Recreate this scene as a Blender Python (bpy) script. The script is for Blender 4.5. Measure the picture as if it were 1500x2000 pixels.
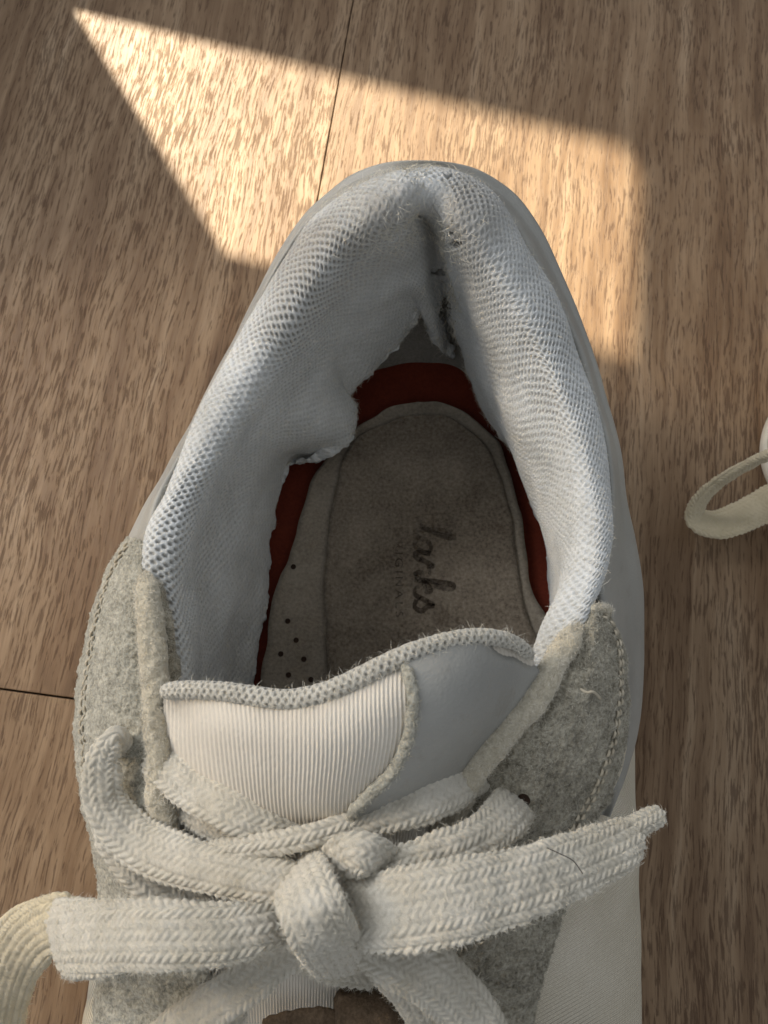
import bpy, bmesh, math
import numpy as np
from mathutils import Vector

for o in list(bpy.data.objects):
    bpy.data.objects.remove(o)
SC = bpy.context.scene
COL = SC.collection
RNG = np.random.default_rng(7)

# ------------------------------------------------------------------ camera
CAM_H, TILT, F = 0.21, math.radians(15.0), 1444.0      # F in pixels of the 1500x2000 photograph
cam = bpy.data.cameras.new('camera')
cam.sensor_fit = 'VERTICAL'
cam.sensor_height = 24.0
cam.lens = F / 2000.0 * 24.0
cam.clip_start = 0.005
cam.clip_end = 50.0
cam.dof.use_dof = True
cam.dof.focus_distance = 0.135
cam.dof.aperture_fstop = 36.0
cam_o = bpy.data.objects.new('camera', cam)
COL.objects.link(cam_o)
cam_o.location = (0, 0, CAM_H)
cam_o.rotation_euler = (TILT, 0, 0)
SC.camera = cam_o

def P(px, py, zmm):
    """pixel of the photograph + height above the floor (mm) -> world point"""
    dx, dy = (px - 750.0) / F, (1000.0 - py) / F
    wy = dy * math.cos(TILT) + math.sin(TILT)
    wz = dy * math.sin(TILT) - math.cos(TILT)
    t = (zmm / 1000.0 - CAM_H) / wz
    return np.array((dx * t, wy * t, CAM_H + wz * t))

def depth_of(p):
    return -( -math.cos(TILT) * (CAM_H - p[2]) - math.sin(TILT) * p[1])

# ------------------------------------------------------------------ world, lamps, exposure
w = bpy.data.worlds.new('World')
SC.world = w
w.use_nodes = True
bg = w.node_tree.nodes['Background']
bg.inputs[0].default_value = (0.88, 0.93, 1.0, 1)
bg.inputs[1].default_value = 0.47
SC.view_settings.view_transform = 'Standard'
SC.view_settings.look = 'None'
SC.view_settings.gamma = 1.0
SC.view_settings.exposure = 0.0

def aim(o, target):
    d = Vector(target) - Vector(o.location)
    o.rotation_euler = d.to_track_quat('-Z', 'Y').to_euler()

def area(name, loc, target, sx, sy, power, col):
    l = bpy.data.lights.new(name, 'AREA')
    l.shape = 'RECTANGLE'; l.size = sx; l.size_y = sy; l.energy = power; l.color = col
    o = bpy.data.objects.new(name, l); COL.objects.link(o)
    o.location = loc; aim(o, target)
    return o
area('window_light', (-0.50, 0.40, 0.52), (-0.02, 0.08, 0.03), 0.42, 0.36, 5.0, (0.96, 0.97, 1.0))
wl = area('warm_window_light', (-0.80, 0.22, 0.45), (-0.075, 0.045, 0.03), 0.22, 0.22, 0.14, (1.0, 0.73, 0.40))
wl.data.spread = math.radians(34)

SUN_EL = math.radians(42)
SUN = np.array((-0.45 * math.cos(SUN_EL), 0.893 * math.cos(SUN_EL), math.sin(SUN_EL)))
PATCH = np.array((-0.01, 0.185, 0.0))
LAMP = PATCH + SUN * 4.0
sl = bpy.data.lights.new('sunbeam_lamp', 'SPOT')
sl.energy = 3100.0
sl.color = (1.0, 0.89, 0.70)
sl.shadow_soft_size = 0.0065
sl.spot_size = math.radians(4.6)
sl.spot_blend = 0.04
so = bpy.data.objects.new('sunbeam_lamp', sl)
COL.objects.link(so)
so.location = LAMP
aim(so, PATCH)

# ------------------------------------------------------------------ helpers
def lin(r, g, b):
    f = lambda c: (c / 12.92 if c <= 0.04045 else ((c + 0.055) / 1.055) ** 2.4)
    return (f(r / 255), f(g / 255), f(b / 255), 1)

class NT:
    def __init__(self, name, rough=0.8, spec=0.3):
        self.m = bpy.data.materials.new(name); self.m.use_nodes = True
        self.t = self.m.node_tree
        self.b = self.t.nodes['Principled BSDF']
        self.b.inputs['Roughness'].default_value = rough
        self.b.inputs['Specular IOR Level'].default_value = spec
    def n(self, typ, **kw):
        nd = self.t.nodes.new(typ)
        for k, v in kw.items():
            if k.startswith('i_'):
                nd.inputs[k[2:].replace('_', ' ')].default_value = v
            else:
                setattr(nd, k, v)
        return nd
    def l(self, a, b): self.t.links.new(a, b)
    def math(self, op, a, b=None, c=None):
        nd = self.n('ShaderNodeMath', operation=op)
        for i, v in enumerate((a, b, c)):
            if v is None: continue
            if isinstance(v, (int, float)): nd.inputs[i].default_value = v
            else: self.l(v, nd.inputs[i])
        return nd.outputs[0]
    def noise(self, vec, scale, detail=3, rough=0.55, dist=0.0):
        nd = self.n('ShaderNodeTexNoise')
        nd.inputs['Scale'].default_value = scale; nd.inputs['Detail'].default_value = detail
        nd.inputs['Roughness'].default_value = rough; nd.inputs['Distortion'].default_value = dist
        if vec is not None: self.l(vec, nd.inputs['Vector'])
        return nd.outputs['Fac']
    def mapping(self, vec, scale=(1, 1, 1), loc=(0, 0, 0), rot=(0, 0, 0)):
        nd = self.n('ShaderNodeMapping')
        nd.inputs['Scale'].default_value = scale; nd.inputs['Location'].default_value = loc
        nd.inputs['Rotation'].default_value = rot
        self.l(vec, nd.inputs['Vector'])
        return nd.outputs[0]
    def ramp(self, fac, stops):
        nd = self.n('ShaderNodeValToRGB')
        els = nd.color_ramp.elements
        while len(els) < len(stops): els.new(0.5)
        for e, (p, c) in zip(els, stops): e.position = p; e.color = c
        self.l(fac, nd.inputs[0])
        return nd.outputs[0]
    def mix(self, fac, a, b, mode='MIX'):
        nd = self.n('ShaderNodeMix', data_type='RGBA', blend_type=mode)
        for i, v in ((0, fac), (6, a), (7, b)):
            if isinstance(v, (int, float, tuple)): nd.inputs[i].default_value = v
            else: self.l(v, nd.inputs[i])
        return nd.outputs[2]
    def bump(self, h, strength, dist, prev=None):
        nd = self.n('ShaderNodeBump')
        nd.inputs['Strength'].default_value = strength; nd.inputs['Distance'].default_value = dist
        self.l(h, nd.inputs['Height'])
        if prev is not None: self.l(prev, nd.inputs['Normal'])
        return nd.outputs[0]
    def color(self, c):
        if isinstance(c, tuple): self.b.inputs['Base Color'].default_value = c
        else: self.l(c, self.b.inputs['Base Color'])
    def normal(self, n): self.l(n, self.b.inputs['Normal'])
    def coord(self, which='Object'): return self.n('ShaderNodeTexCoord').outputs[which]

def hash3(i, j, k):
    h = (i.astype(np.int64) * 374761393 + j.astype(np.int64) * 668265263 + k.astype(np.int64) * 2147483647) & 0xffffffff
    h = ((h ^ (h >> 13)) * 1274126177) & 0xffffffff
    return ((h ^ (h >> 16)) & 0xffff) / 65535.0

def vnoise(p, freq):
    """value noise -1..1 for an array of points (..., 3)"""
    q = p * freq
    i = np.floor(q); f = q - i; f = f * f * (3 - 2 * f); i = i.astype(np.int64)
    r = 0
    for a in (0, 1):
        wa = f[..., 0] if a else 1 - f[..., 0]
        for b in (0, 1):
            wb = f[..., 1] if b else 1 - f[..., 1]
            for c in (0, 1):
                wc = f[..., 2] if c else 1 - f[..., 2]
                r = r + wa * wb * wc * hash3(i[..., 0] + a, i[..., 1] + b, i[..., 2] + c)
    return r * 2 - 1

def crom(A, n, axis=0, t=None):
    """Catmull-Rom resample of an array of control points along an axis"""
    A = np.moveaxis(np.asarray(A, float), axis, 0)
    N = len(A)
    E = np.concatenate([[2 * A[0] - A[1]], A, [2 * A[-1] - A[-2]]])
    if t is None: t = np.linspace(0, N - 1, n)
    i = np.clip(np.floor(t).astype(int), 0, N - 2); f = t - i
    f = f.reshape((-1,) + (1,) * (A.ndim - 1))
    p0, p1, p2, p3 = E[i], E[i + 1], E[i + 2], E[i + 3]
    r = 0.5 * ((2 * p1) + (-p0 + p2) * f + (2 * p0 - 5 * p1 + 4 * p2 - p3) * f ** 2 + (-p0 + 3 * p1 - 3 * p2 + p3) * f ** 3)
    return np.moveaxis(r, 0, axis)

def arclen_t(curve_ctrl, n):
    """station parameters that are evenly spaced along the resampled curve"""
    N = len(curve_ctrl)
    tt = np.linspace(0, N - 1, 2000)
    c = crom(curve_ctrl, 2000)
    s = np.concatenate([[0], np.cumsum(np.linalg.norm(np.diff(c, axis=0), axis=1))])
    return np.interp(np.linspace(0, s[-1], n), s, tt), s[-1]

def grid_normals(V, wrap=False):
    du = np.gradient(V, axis=0)
    if wrap:
        dv = (np.roll(V, -1, 1) - np.roll(V, 1, 1)) * 0.5
    else:
        dv = np.gradient(V, axis=1)
    n = np.cross(du, dv)
    return n / (np.linalg.norm(n, axis=-1, keepdims=True) + 1e-12)

def link(name, me, mat, parent=None, smooth=True):
    o = bpy.data.objects.new(name, me)
    COL.objects.link(o)
    if mat: me.materials.append(mat)
    if parent is not None: o.parent = parent
    return o

def raw_mesh(name, verts, loops, starts, mat, parent, uv=None, smooth=True):
    me = bpy.data.meshes.new(name)
    me.vertices.add(len(verts)); me.vertices.foreach_set('co', np.asarray(verts, np.float32).ravel())
    me.loops.add(len(loops)); me.loops.foreach_set('vertex_index', np.asarray(loops, np.int32))
    me.polygons.add(len(starts)); me.polygons.foreach_set('loop_start', np.asarray(starts, np.int32))
    if smooth: me.polygons.foreach_set('use_smooth', np.ones(len(starts), bool))
    if uv is not None:
        l = me.uv_layers.new(name='UVMap')
        l.data.foreach_set('uv', np.asarray(uv, np.float32)[np.asarray(loops)].ravel())
    me.update(calc_edges=True); me.validate()
    return link(name, me, mat, parent)

def grid(name, V, mat, parent, uv=None, wrap=False, flip=False, caps=False):
    n, m = V.shape[:2]
    idx = np.arange(n * m).reshape(n, m)
    if wrap: idx2 = np.concatenate([idx, idx[:, :1]], 1)
    else: idx2 = idx
    q = np.stack([idx2[:-1, :-1], idx2[1:, :-1], idx2[1:, 1:], idx2[:-1, 1:]], -1).reshape(-1, 4)
    if flip: q = q[:, ::-1]
    verts = V.reshape(-1, 3); loops = q.ravel(); starts = np.arange(0, len(loops), 4)
    uvv = None if uv is None else uv.reshape(-1, 2)
    if caps:      # fan caps at both ends of a wrapped tube
        c0, c1 = V[0].mean(0), V[-1].mean(0)
        a, b = n * m, n * m + 1
        verts = np.concatenate([verts, [c0, c1]])
        if uvv is not None: uvv = np.concatenate([uvv, uvv[[0, -1]]])
        t0 = np.stack([np.full(m, a), idx[0], np.roll(idx[0], -1)], -1)
        t1 = np.stack([np.full(m, b), np.roll(idx[-1], -1), idx[-1]], -1)
        if flip: t0, t1 = t0[:, ::-1], t1[:, ::-1]
        tri = np.concatenate([t0, t1]).ravel()
        starts = np.concatenate([starts, len(loops) + np.arange(0, len(tri), 3)])
        loops = np.concatenate([loops, tri])
    return raw_mesh(name, verts, loops, starts, mat, parent, uvv)

def fibres(name, V, N, count, length, width, mat, parent, lift=0.6, curl=0.6, weight=None):
    """short loose fibres standing on a surface grid, joined into one mesh"""
    pts = V.reshape(-1, 3); nr = N.reshape(-1, 3)
    if weight is not None:
        pr = weight.reshape(-1); pr = pr / pr.sum()
        k = RNG.choice(len(pts), count, p=pr)
    else:
        k = RNG.integers(0, len(pts), count)
    p, nn = pts[k], nr[k]
    p = p + RNG.normal(0, 0.00012, p.shape)
    rd = RNG.normal(size=p.shape); rd -= nn * (rd * nn).sum(1, keepdims=True)
    rd /= np.linalg.norm(rd, axis=1, keepdims=True)
    ln = length * RNG.uniform(0.35, 1.2, (count, 1))
    d1 = nn * lift + rd * (1 - lift) ; d1 /= np.linalg.norm(d1, axis=1, keepdims=True)
    rd2 = RNG.normal(size=p.shape)
    d2 = d1 + rd * curl + rd2 * 0.3; d2 /= np.linalg.norm(d2, axis=1, keepdims=True)
    side = np.cross(d1, RNG.normal(size=p.shape)); side /= np.linalg.norm(side, axis=1, keepdims=True)
    wd = width * 0.5
    a = p - nn * 0.00008
    b = a + d1 * ln * 0.5
    c = b + d2 * ln * 0.5
    verts = np.stack([a - side * wd, a + side * wd, b - side * wd * .8, b + side * wd * .8, c], 1).reshape(-1, 3)
    base = (np.arange(count) * 5)[:, None]
    tri = (base[:, :, None] + np.array([[0, 1, 3], [0, 3, 2], [2, 3, 4]])[None]).reshape(-1)
    o = raw_mesh(name, verts, tri, np.arange(0, len(tri), 3), mat, parent)
    o['kind'] = 'stuff'
    return o

def tube(name, path, rad, mat, parent, seg=16, n=80, flat=1.0, taper=0.0, disp=None, up=None):
    """round or flattened cord along world points"""
    path = np.asarray(path, float)
    t, L = arclen_t(path, n)
    C = crom(path, n, t=t)
    rad = np.interp(np.linspace(0, 1, n), np.linspace(0, 1, len(np.atleast_1d(rad))), np.atleast_1d(rad)) if np.ndim(rad) else np.full(n, rad)
    T = np.gradient(C, axis=0); T /= np.linalg.norm(T, axis=1, keepdims=True)
    upv = np.array((0, 0, 1.0)) if up is None else np.asarray(up, float)
    S = np.cross(T, upv); S /= np.linalg.norm(S, axis=1, keepdims=True) + 1e-9
    U = np.cross(S, T)
    if taper:
        e = np.linspace(0, 1, n); k = np.minimum(e, 1 - e) / taper
        rad = rad * np.sqrt(np.clip(1 - (1 - np.clip(k, 0.02, 1)) ** 2, 0, 1))
    a = np.linspace(0, 2 * np.pi, seg, endpoint=False)
    V = C[:, None] + rad[:, None, None] * (np.cos(a)[None, :, None] * S[:, None] + flat * np.sin(a)[None, :, None] * U[:, None])
    N = np.cos(a)[None, :, None] * S[:, None] + np.sin(a)[None, :, None] * U[:, None]
    if disp is not None:
        V = V + N * disp(V)[..., None]
    uv = np.stack(np.broadcast_arrays((np.linspace(0, L, n) * 1000)[:, None], (a / (2 * np.pi) * seg)[None, :]), -1)
    return grid(name, V, mat, parent, uv=uv, wrap=True, caps=True), V, N

def tag(o, label=None, cat=None, kind=None, group=None):
    if label: o['label'] = label
    if cat: o['category'] = cat
    if kind: o['kind'] = kind
    if group: o['group'] = group

def empty(name, loc=(0, 0, 0)):
    o = bpy.data.objects.new(name, None); COL.objects.link(o); o.location = loc
    o.empty_display_size = 0.02
    return o

def PL(lst): return np.array([P(*q[:3]) for q in lst])

# ------------------------------------------------------------------ materials
def make_floor_mat():
    k = NT('wood_plank', 0.55, 0.22)
    oi = k.n('ShaderNodeObjectInfo')
    off = k.math('MULTIPLY', oi.outputs['Random'], 37.0)
    cmb = k.n('ShaderNodeCombineXYZ'); k.l(off, cmb.inputs[0]); k.l(off, cmb.inputs[1])
    add = k.n('ShaderNodeVectorMath', operation='ADD'); k.l(k.coord(), add.inputs[0]); k.l(cmb.outputs[0], add.inputs[1])
    v = add.outputs[0]
    # slow wander of the grain
    wn = k.n('ShaderNodeTexNoise'); wn.inputs['Scale'].default_value = 16; wn.inputs['Detail'].default_value = 2
    k.l(v, wn.inputs['Vector'])
    sub = k.n('ShaderNodeVectorMath', operation='SUBTRACT'); k.l(wn.outputs['Color'], sub.inputs[0]); sub.inputs[1].default_value = (.5, .5, .5)
    sc = k.n('ShaderNodeVectorMath', operation='MULTIPLY'); k.l(sub.outputs[0], sc.inputs[0]); sc.inputs[1].default_value = (0.007, 0.003, 0)
    ad2 = k.n('ShaderNodeVectorMath', operation='ADD'); k.l(v, ad2.inputs[0]); k.l(sc.outputs[0], ad2.inputs[1])
    vw = ad2.outputs[0]
    pores = k.noise(k.mapping(vw, (1450, 125, 1)), 1.0, 4, 0.62, 0.45)
    fine = k.noise(k.mapping(vw, (2300, 34, 1), (3, 9, 0)), 1.0, 3, 0.65, 0.2)
    streak = k.noise(k.mapping(vw, (170, 9, 1), (5, 1, 0)), 1.0, 4, 0.6, 0.4)
    cloud = k.noise(k.mapping(vw, (38, 16, 1), (2, 7, 0)), 1.0, 4, 0.6, 0.8)
    base = k.ramp(k.math('ADD', k.math('MULTIPLY', streak, 0.65), k.math('MULTIPLY', cloud, 0.35)),
                  [(0.30, lin(92, 70, 50)), (0.44, lin(120, 96, 72)), (0.56, lin(143, 119, 93)), (0.74, lin(170, 148, 122))])
    # pore depth varies from place to place
    dens = k.math('MULTIPLY', k.math('SUBTRACT', cloud, 0.5), 0.34)
    pr = k.math('ADD', pores, dens)
    pm = k.n('ShaderNodeMapRange', interpolation_type='SMOOTHSTEP'); k.l(pr, pm.inputs[0])
    pm.inputs[1].default_value = 0.505; pm.inputs[2].default_value = 0.61
    fm = k.n('ShaderNodeMapRange', interpolation_type='SMOOTHSTEP'); k.l(fine, fm.inputs[0])
    fm.inputs[1].default_value = 0.52; fm.inputs[2].default_value = 0.72
    dark = k.mix(k.math('MULTIPLY', pm.outputs[0], 0.60), base, lin(66, 46, 33))
    dark = k.mix(k.math('MULTIPLY', fm.outputs[0], 0.45), dark, lin(80, 56, 40))
    k.color(dark)
    h = k.math('ADD', k.math('MULTIPLY', pm.outputs[0], -1.0), k.math('MULTIPLY', fm.outputs[0], -0.4))
    k.normal(k.bump(h, 0.4, 0.0003))
    rr = k.math('ADD', 0.50, k.math('MULTIPLY', pm.outputs[0], 0.2)); k.l(rr, k.b.inputs['Roughness'])
    return k.m

def fabric_noise(name, c0, c1, scale, bump, rough=0.9, dist=0.0003, big=60.0, sheen=0.0):
    k = NT(name, rough, 0.2)
    v = k.coord()
    a = k.noise(v, scale, 5, 0.65); b = k.noise(v, big, 3, 0.6)
    f = k.math('ADD', k.math('MULTIPLY', a, 0.6), k.math('MULTIPLY', b, 0.4))
    k.color(k.ramp(f, [(0.36, c0), (0.64, c1)]))
    k.normal(k.bump(a, bump, dist))
    if sheen: k.b.inputs['Sheen Weight'].default_value = sheen
    return k.m

M = {}
M['floor'] = make_floor_mat()
M['underlay'] = fabric_noise('dark_underlay', lin(40, 28, 20), lin(60, 44, 34), 400, 0.2)
M['suede'] = fabric_noise('grey_suede', lin(110, 107, 94), lin(194, 190, 175), 1900, 0.9, 0.95, 0.0004, 320, 0.25)
M['suede_brown'] = fabric_noise('taupe_suede', lin(98, 92, 77), lin(182, 175, 157), 1800, 0.9, 0.95, 0.0004, 300, 0.25)
M['suede_edge'] = fabric_noise('cream_suede_edge', lin(172, 163, 142), lin(206, 198, 178), 2600, 0.7, 0.95, 0.0003, 400, 0.3)
M['suede_dark'] = fabric_noise('dirty_brown_suede', lin(78, 64, 49), lin(112, 94, 75), 2400, 0.8, 0.95, 0.0003, 300)
M['fibre'] = fabric_noise('loose_fibre', lin(190, 184, 168), lin(220, 214, 200), 300, 0.0)
M['fibre_grey'] = fabric_noise('suede_fibre', lin(158, 153, 138), lin(205, 200, 184), 300, 0.0)
M['thread'] = fabric_noise('stitch_thread', lin(160, 150, 130), lin(190, 181, 162), 900, 0.3)
M['footbed'] = fabric_noise('orange_red_board', lin(94, 37, 23), lin(118, 50, 31), 1500, 0.4, 0.8, 0.0002, 90)
M['insole'] = fabric_noise('worn_insole_cloth', lin(122, 112, 98), lin(158, 148, 133), 1300, 0.5, 0.95, 0.0002, 70)
M['insole_pad'] = fabric_noise('dirty_insole_pad', lin(90, 80, 68), lin(142, 131, 116), 1300, 0.5, 0.95, 0.0002, 75)
M['hole'] = fabric_noise('dark_hole', lin(46, 34, 26), lin(60, 44, 34), 900, 0.0)
M['wall_lining'] = fabric_noise('inner_lining', lin(120, 116, 108), lin(150, 146, 138), 1500, 0.5)
M['midsole'] = fabric_noise('off_white_rubber', lin(216, 208, 190), lin(228, 221, 205), 300, 0.15, 0.6)
M['outsole'] = fabric_noise('gum_rubber', lin(205, 196, 178), lin(218, 210, 193), 300, 0.15, 0.6)
M['hair'] = fabric_noise('dark_hair', lin(40, 34, 30), lin(52, 44, 40), 300, 0.0, 0.5)
M['board'] = fabric_noise('white_board', lin(205, 203, 198), lin(215, 212, 206), 60, 0.05)

def make_leather():
    k = NT('grey_leather', 0.48, 0.4)
    v = k.coord()
    a = k.noise(v, 1500, 4, 0.6); b = k.noise(v, 45, 3)
    vo = k.n('ShaderNodeTexVoronoi', feature='DISTANCE_TO_EDGE'); vo.inputs['Scale'].default_value = 1500; k.l(v, vo.inputs['Vector'])
    g_ = k.noise(v, 260, 5, 0.7)
    lc = k.ramp(b, [(0.3, lin(142, 141, 135)), (0.7, lin(160, 158, 151))])
    k.color(k.mix(k.ramp(g_, [(0.55, (0, 0, 0, 1)), (0.78, (.5, .5, .5, 1))]), lc, lin(128, 122, 110)))
    h = k.math('ADD', k.math('ADD', a, k.math('MULTIPLY', vo.outputs['Distance'], 0.5)), k.math('MULTIPLY', k.noise(v, 130, 4, 0.6, 0.8), 2.0))
    k.normal(k.bump(h, 0.4, 0.00025))
    return k.m
M['leather'] = make_leather()

def make_knit(name='knit_mesh', c0=lin(180, 181, 178), c1=lin(214, 216, 215)):
    """UV is in millimetres; the open cells show a darker backing cloth"""
    k = NT(name, 0.9, 0.2)
    at = k.n('ShaderNodeAttribute', attribute_name='cell')
    v = k.coord()
    a = k.noise(v, 3000, 3, 0.6); b = k.noise(v, 70, 4, 0.6)
    yarn = k.ramp(k.math('ADD', k.math('MULTIPLY', a, 0.5), k.math('MULTIPLY', b, 0.5)),
                  [(0.36, c0), (0.62, c1)])
    dk = k.math('MULTIPLY', at.outputs['Fac'], 0.62)
    dk.node.use_clamp = True
    dt = k.n('ShaderNodeAttribute', attribute_name='dirt')
    yarn = k.mix(dt.outputs['Fac'], yarn, lin(126, 117, 103))
    k.color(k.mix(dk, yarn, lin(118, 112, 100)))
    k.normal(k.bump(a, 0.8, 0.00025))
    k.b.inputs['Sheen Weight'].default_value = 0.15
    return k.m
M['knit'] = make_knit()
M['knit_binding'] = make_knit('knit_binding', lin(170, 166, 155), lin(204, 200, 189))

def make_rib():
    k = NT('ribbed_cloth', 0.85, 0.25)
    v = k.coord()
    a = k.noise(v, 2600, 3); b = k.noise(v, 40, 3)
    k.color(k.ramp(b, [(0.3, lin(196, 188, 174)), (0.7, lin(214, 207, 194))]))
    k.normal(k.bump(a, 0.4, 0.0002))
    return k.m
M['rib'] = make_rib()

def make_canvas():
    k = NT('cream_canvas', 0.9, 0.2)
    v = k.coord('UV')
    s = k.n('ShaderNodeSeparateXYZ'); k.l(v, s.inputs[0])
    x = k.math('SINE', k.math('MULTIPLY', k.math('ADD', s.outputs[0], k.math('MULTIPLY', s.outputs[1], 0.6)), 8.0))
    y = k.math('SINE', k.math('MULTIPLY', s.outputs[1], 11.0))
    h = k.math('ADD', x, k.math('MULTIPLY', y, 0.5))
    n = k.noise(k.coord(), 60, 4)
    k.color(k.ramp(n, [(0.3, lin(214, 204, 182)), (0.7, lin(230, 221, 201))]))
    k.normal(k.bump(h, 0.8, 0.0003))
    return k.m
M['canvas'] = make_canvas()

def make_lace_mat(name, c0, c1):
    k = NT(name, 0.85, 0.25)
    v = k.coord()
    at = k.n('ShaderNodeAttribute', attribute_name='cell')
    uv = k.coord('UV')
    a = k.noise(k.mapping(uv, (3.0, 3.0, 1)), 2.4, 4, 0.65)
    b = k.noise(v, 120, 4, 0.6)
    c = k.ramp(k.math('ADD', k.math('MULTIPLY', a, 0.45), k.math('MULTIPLY', b, 0.55)), [(0.36, c0), (0.64, c1)])
    k.color(c)
    k.normal(k.bump(a, 0.7, 0.00025))
    k.b.inputs['Sheen Weight'].default_value = 0.25
    return k.m
M['lace'] = make_lace_mat('cotton_lace', lin(182, 175, 158), lin(216, 210, 196))
M['lace_b'] = make_lace_mat('cotton_lace_warm_tint', lin(190, 177, 146), lin(214, 201, 172))  # warm bounced light put into left loop's underside colour; cream on the trailing loop

def make_print():
    k = NT('worn_print', 0.9, 0.1)
    v = k.coord()
    a = k.noise(v, 900, 4, 0.7); b = k.noise(v, 140, 2)
    k.color(lin(52, 42, 34))
    f = k.math('ADD', k.math('MULTIPLY', a, 0.6), k.math('MULTIPLY', b, 0.5))
    mr = k.n('ShaderNodeMapRange'); k.l(f, mr.inputs[0]); mr.inputs[1].default_value = 0.40; mr.inputs[2].default_value = 0.62
    mr.inputs[3].default_value = 0.0; mr.inputs[4].default_value = 0.62
    fa_ = k.n('ShaderNodeAttribute', attribute_name='fade')
    k.l(k.math('MULTIPLY', mr.outputs[0], fa_.outputs['Fac']), k.b.inputs['Alpha'])
    return k.m
M['print'] = make_print()

# ------------------------------------------------------------------ floor
seam_a, seam_b = P(690, 0, 0), P(620, 390, 0)
sd = (seam_b - seam_a)[:2]; sd /= np.linalg.norm(sd)
ang = math.atan2(sd[0], -sd[1])                      # turn of the plank rows
yaw = math.atan2(-(seam_a - seam_b)[0], (seam_a - seam_b)[1])
cu, su = math.cos(yaw), math.sin(yaw)
def to_plank(p):
    d = p[:2] - seam_a[:2]
    return np.array((d[0] * cu + d[1] * su, -d[0] * su + d[1] * cu))
joint = to_plank(P(70, 1355, 0))                      # plank-space position of the end joint on the left row
bm = bmesh.new()
bmesh.ops.create_cube(bm, size=1.0)
for vv in bm.verts:
    vv.co.x *= 1.3; vv.co.y *= 1.4; vv.co.z = vv.co.z * 0.02 - 0.0162
me = bpy.data.meshes.new('floor'); bm.to_mesh(me); bm.free()
floor = link('floor', me, M['underlay'])
floor['kind'] = 'structure'
PW, PLEN, GAP = 0.178, 0.92, 0.00032
bm = bmesh.new()
bmesh.ops.create_cube(bm, size=1.0)
for vv in bm.verts:
    vv.co.x *= PW - GAP; vv.co.y *= PLEN - GAP * 1.5; vv.co.z = vv.co.z * 0.006 - 0.003
bmesh.ops.bevel(bm, geom=[e for e in bm.edges if all(x.co.z > -0.001 for x in e.verts)], offset=0.00028, segments=2, affect='EDGES', profile=0.5)
plank_me = bpy.data.meshes.new('plank'); bm.to_mesh(plank_me); bm.free()
plank_me.materials.append(M['floor'])
for r in (-1, 0, 1, 2, -2, 3, -3, 4):
    x = r * PW - PW / 2
    y0 = {0: joint[1], 1: -0.62, -1: -0.33, 2: -0.15, -2: -0.78, 3: -0.5, -3: -0.2, 4: -0.3}[r]
    for kk in (-1, 0, 1):
        yy = y0 + kk * PLEN + PLEN / 2
        o = bpy.data.objects.new('plank', plank_me); COL.objects.link(o)
        o.parent = floor
        o.location = (seam_a[0] + x * cu - yy * su, seam_a[1] + x * su + yy * cu, 0)
        o.rotation_euler = (0, 0, yaw)

# ------------------------------------------------------------------ unseen board, added so that its opening shapes the sunbeam
def toward(p, d):
    v = LAMP - p
    return p + v / np.linalg.norm(v) * d
fa, fb, fc, fd = P(92, 8, 0), P(1245, 296, 0), P(1228, 715, 0), P(388, 498, 0)
A, B, D = toward(fa, 0.9), toward(fb, 1.75), toward(fd, 1.15)
pn = np.cross(B - A, D - A); pn /= np.linalg.norm(pn)
def hit(p):
    v = LAMP - p
    return p + v * (np.dot(A - p, pn) / np.dot(v, pn))
Cc = hit(fc)
e1 = (B - A) / np.linalg.norm(B - A); e2 = np.cross(pn, e1)
ctr = (A + B + Cc + D) / 4
inner4 = [A, B, Cc, D]
NB = 32
az = np.array((-0.45, 0.893)); pz = np.array((0.893, 0.45))
outer, inner = [], []
for i in range(NB):          # round board just larger than the beam
    a = -i / NB * 2 * math.pi + math.radians(135)
    q = PATCH[:2] + pz * (0.225 * math.cos(a)) + az * (0.33 * math.sin(a))
    outer.append(hit(np.array((q[0], q[1], 0.0))))
    k = i * 4 / NB; k0 = int(k); inner.append(inner4[k0] * (1 - (k - k0)) + inner4[(k0 + 1) % 4] * (k - k0))
bm = bmesh.new()
th = pn * 0.006
vi = [bm.verts.new(q) for q in inner]; vo = [bm.verts.new(q) for q in outer]
vi2 = [bm.verts.new(q + th) for q in inner]; vo2 = [bm.verts.new(q + th) for q in outer]
for i in range(NB):
    j = (i + 1) % NB
    bm.faces.new((vi[i], vi[j], vo[j], vo[i])); bm.faces.new((vi2[i], vo2[i], vo2[j], vi2[j]))
    bm.faces.new((vi[i], vi2[i], vi2[j], vi[j])); bm.faces.new((vo[i], vo[j], vo2[j], vo2[i]))
bmesh.ops.recalc_face_normals(bm, faces=bm.faces)
me = bpy.data.meshes.new('sunbeam_mask'); bm.to_mesh(me); bm.free()
shade = link('sunbeam_mask', me, M['board'])
shade['kind'] = 'structure'

# ------------------------------------------------------------------ sneaker
shoe = empty('sneaker', (0, 0.0, 0))
tag(shoe, 'worn grey and cream sneaker with knit collar, its bow tied, standing on the floor', 'sneaker', group='pair of sneakers')

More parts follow.
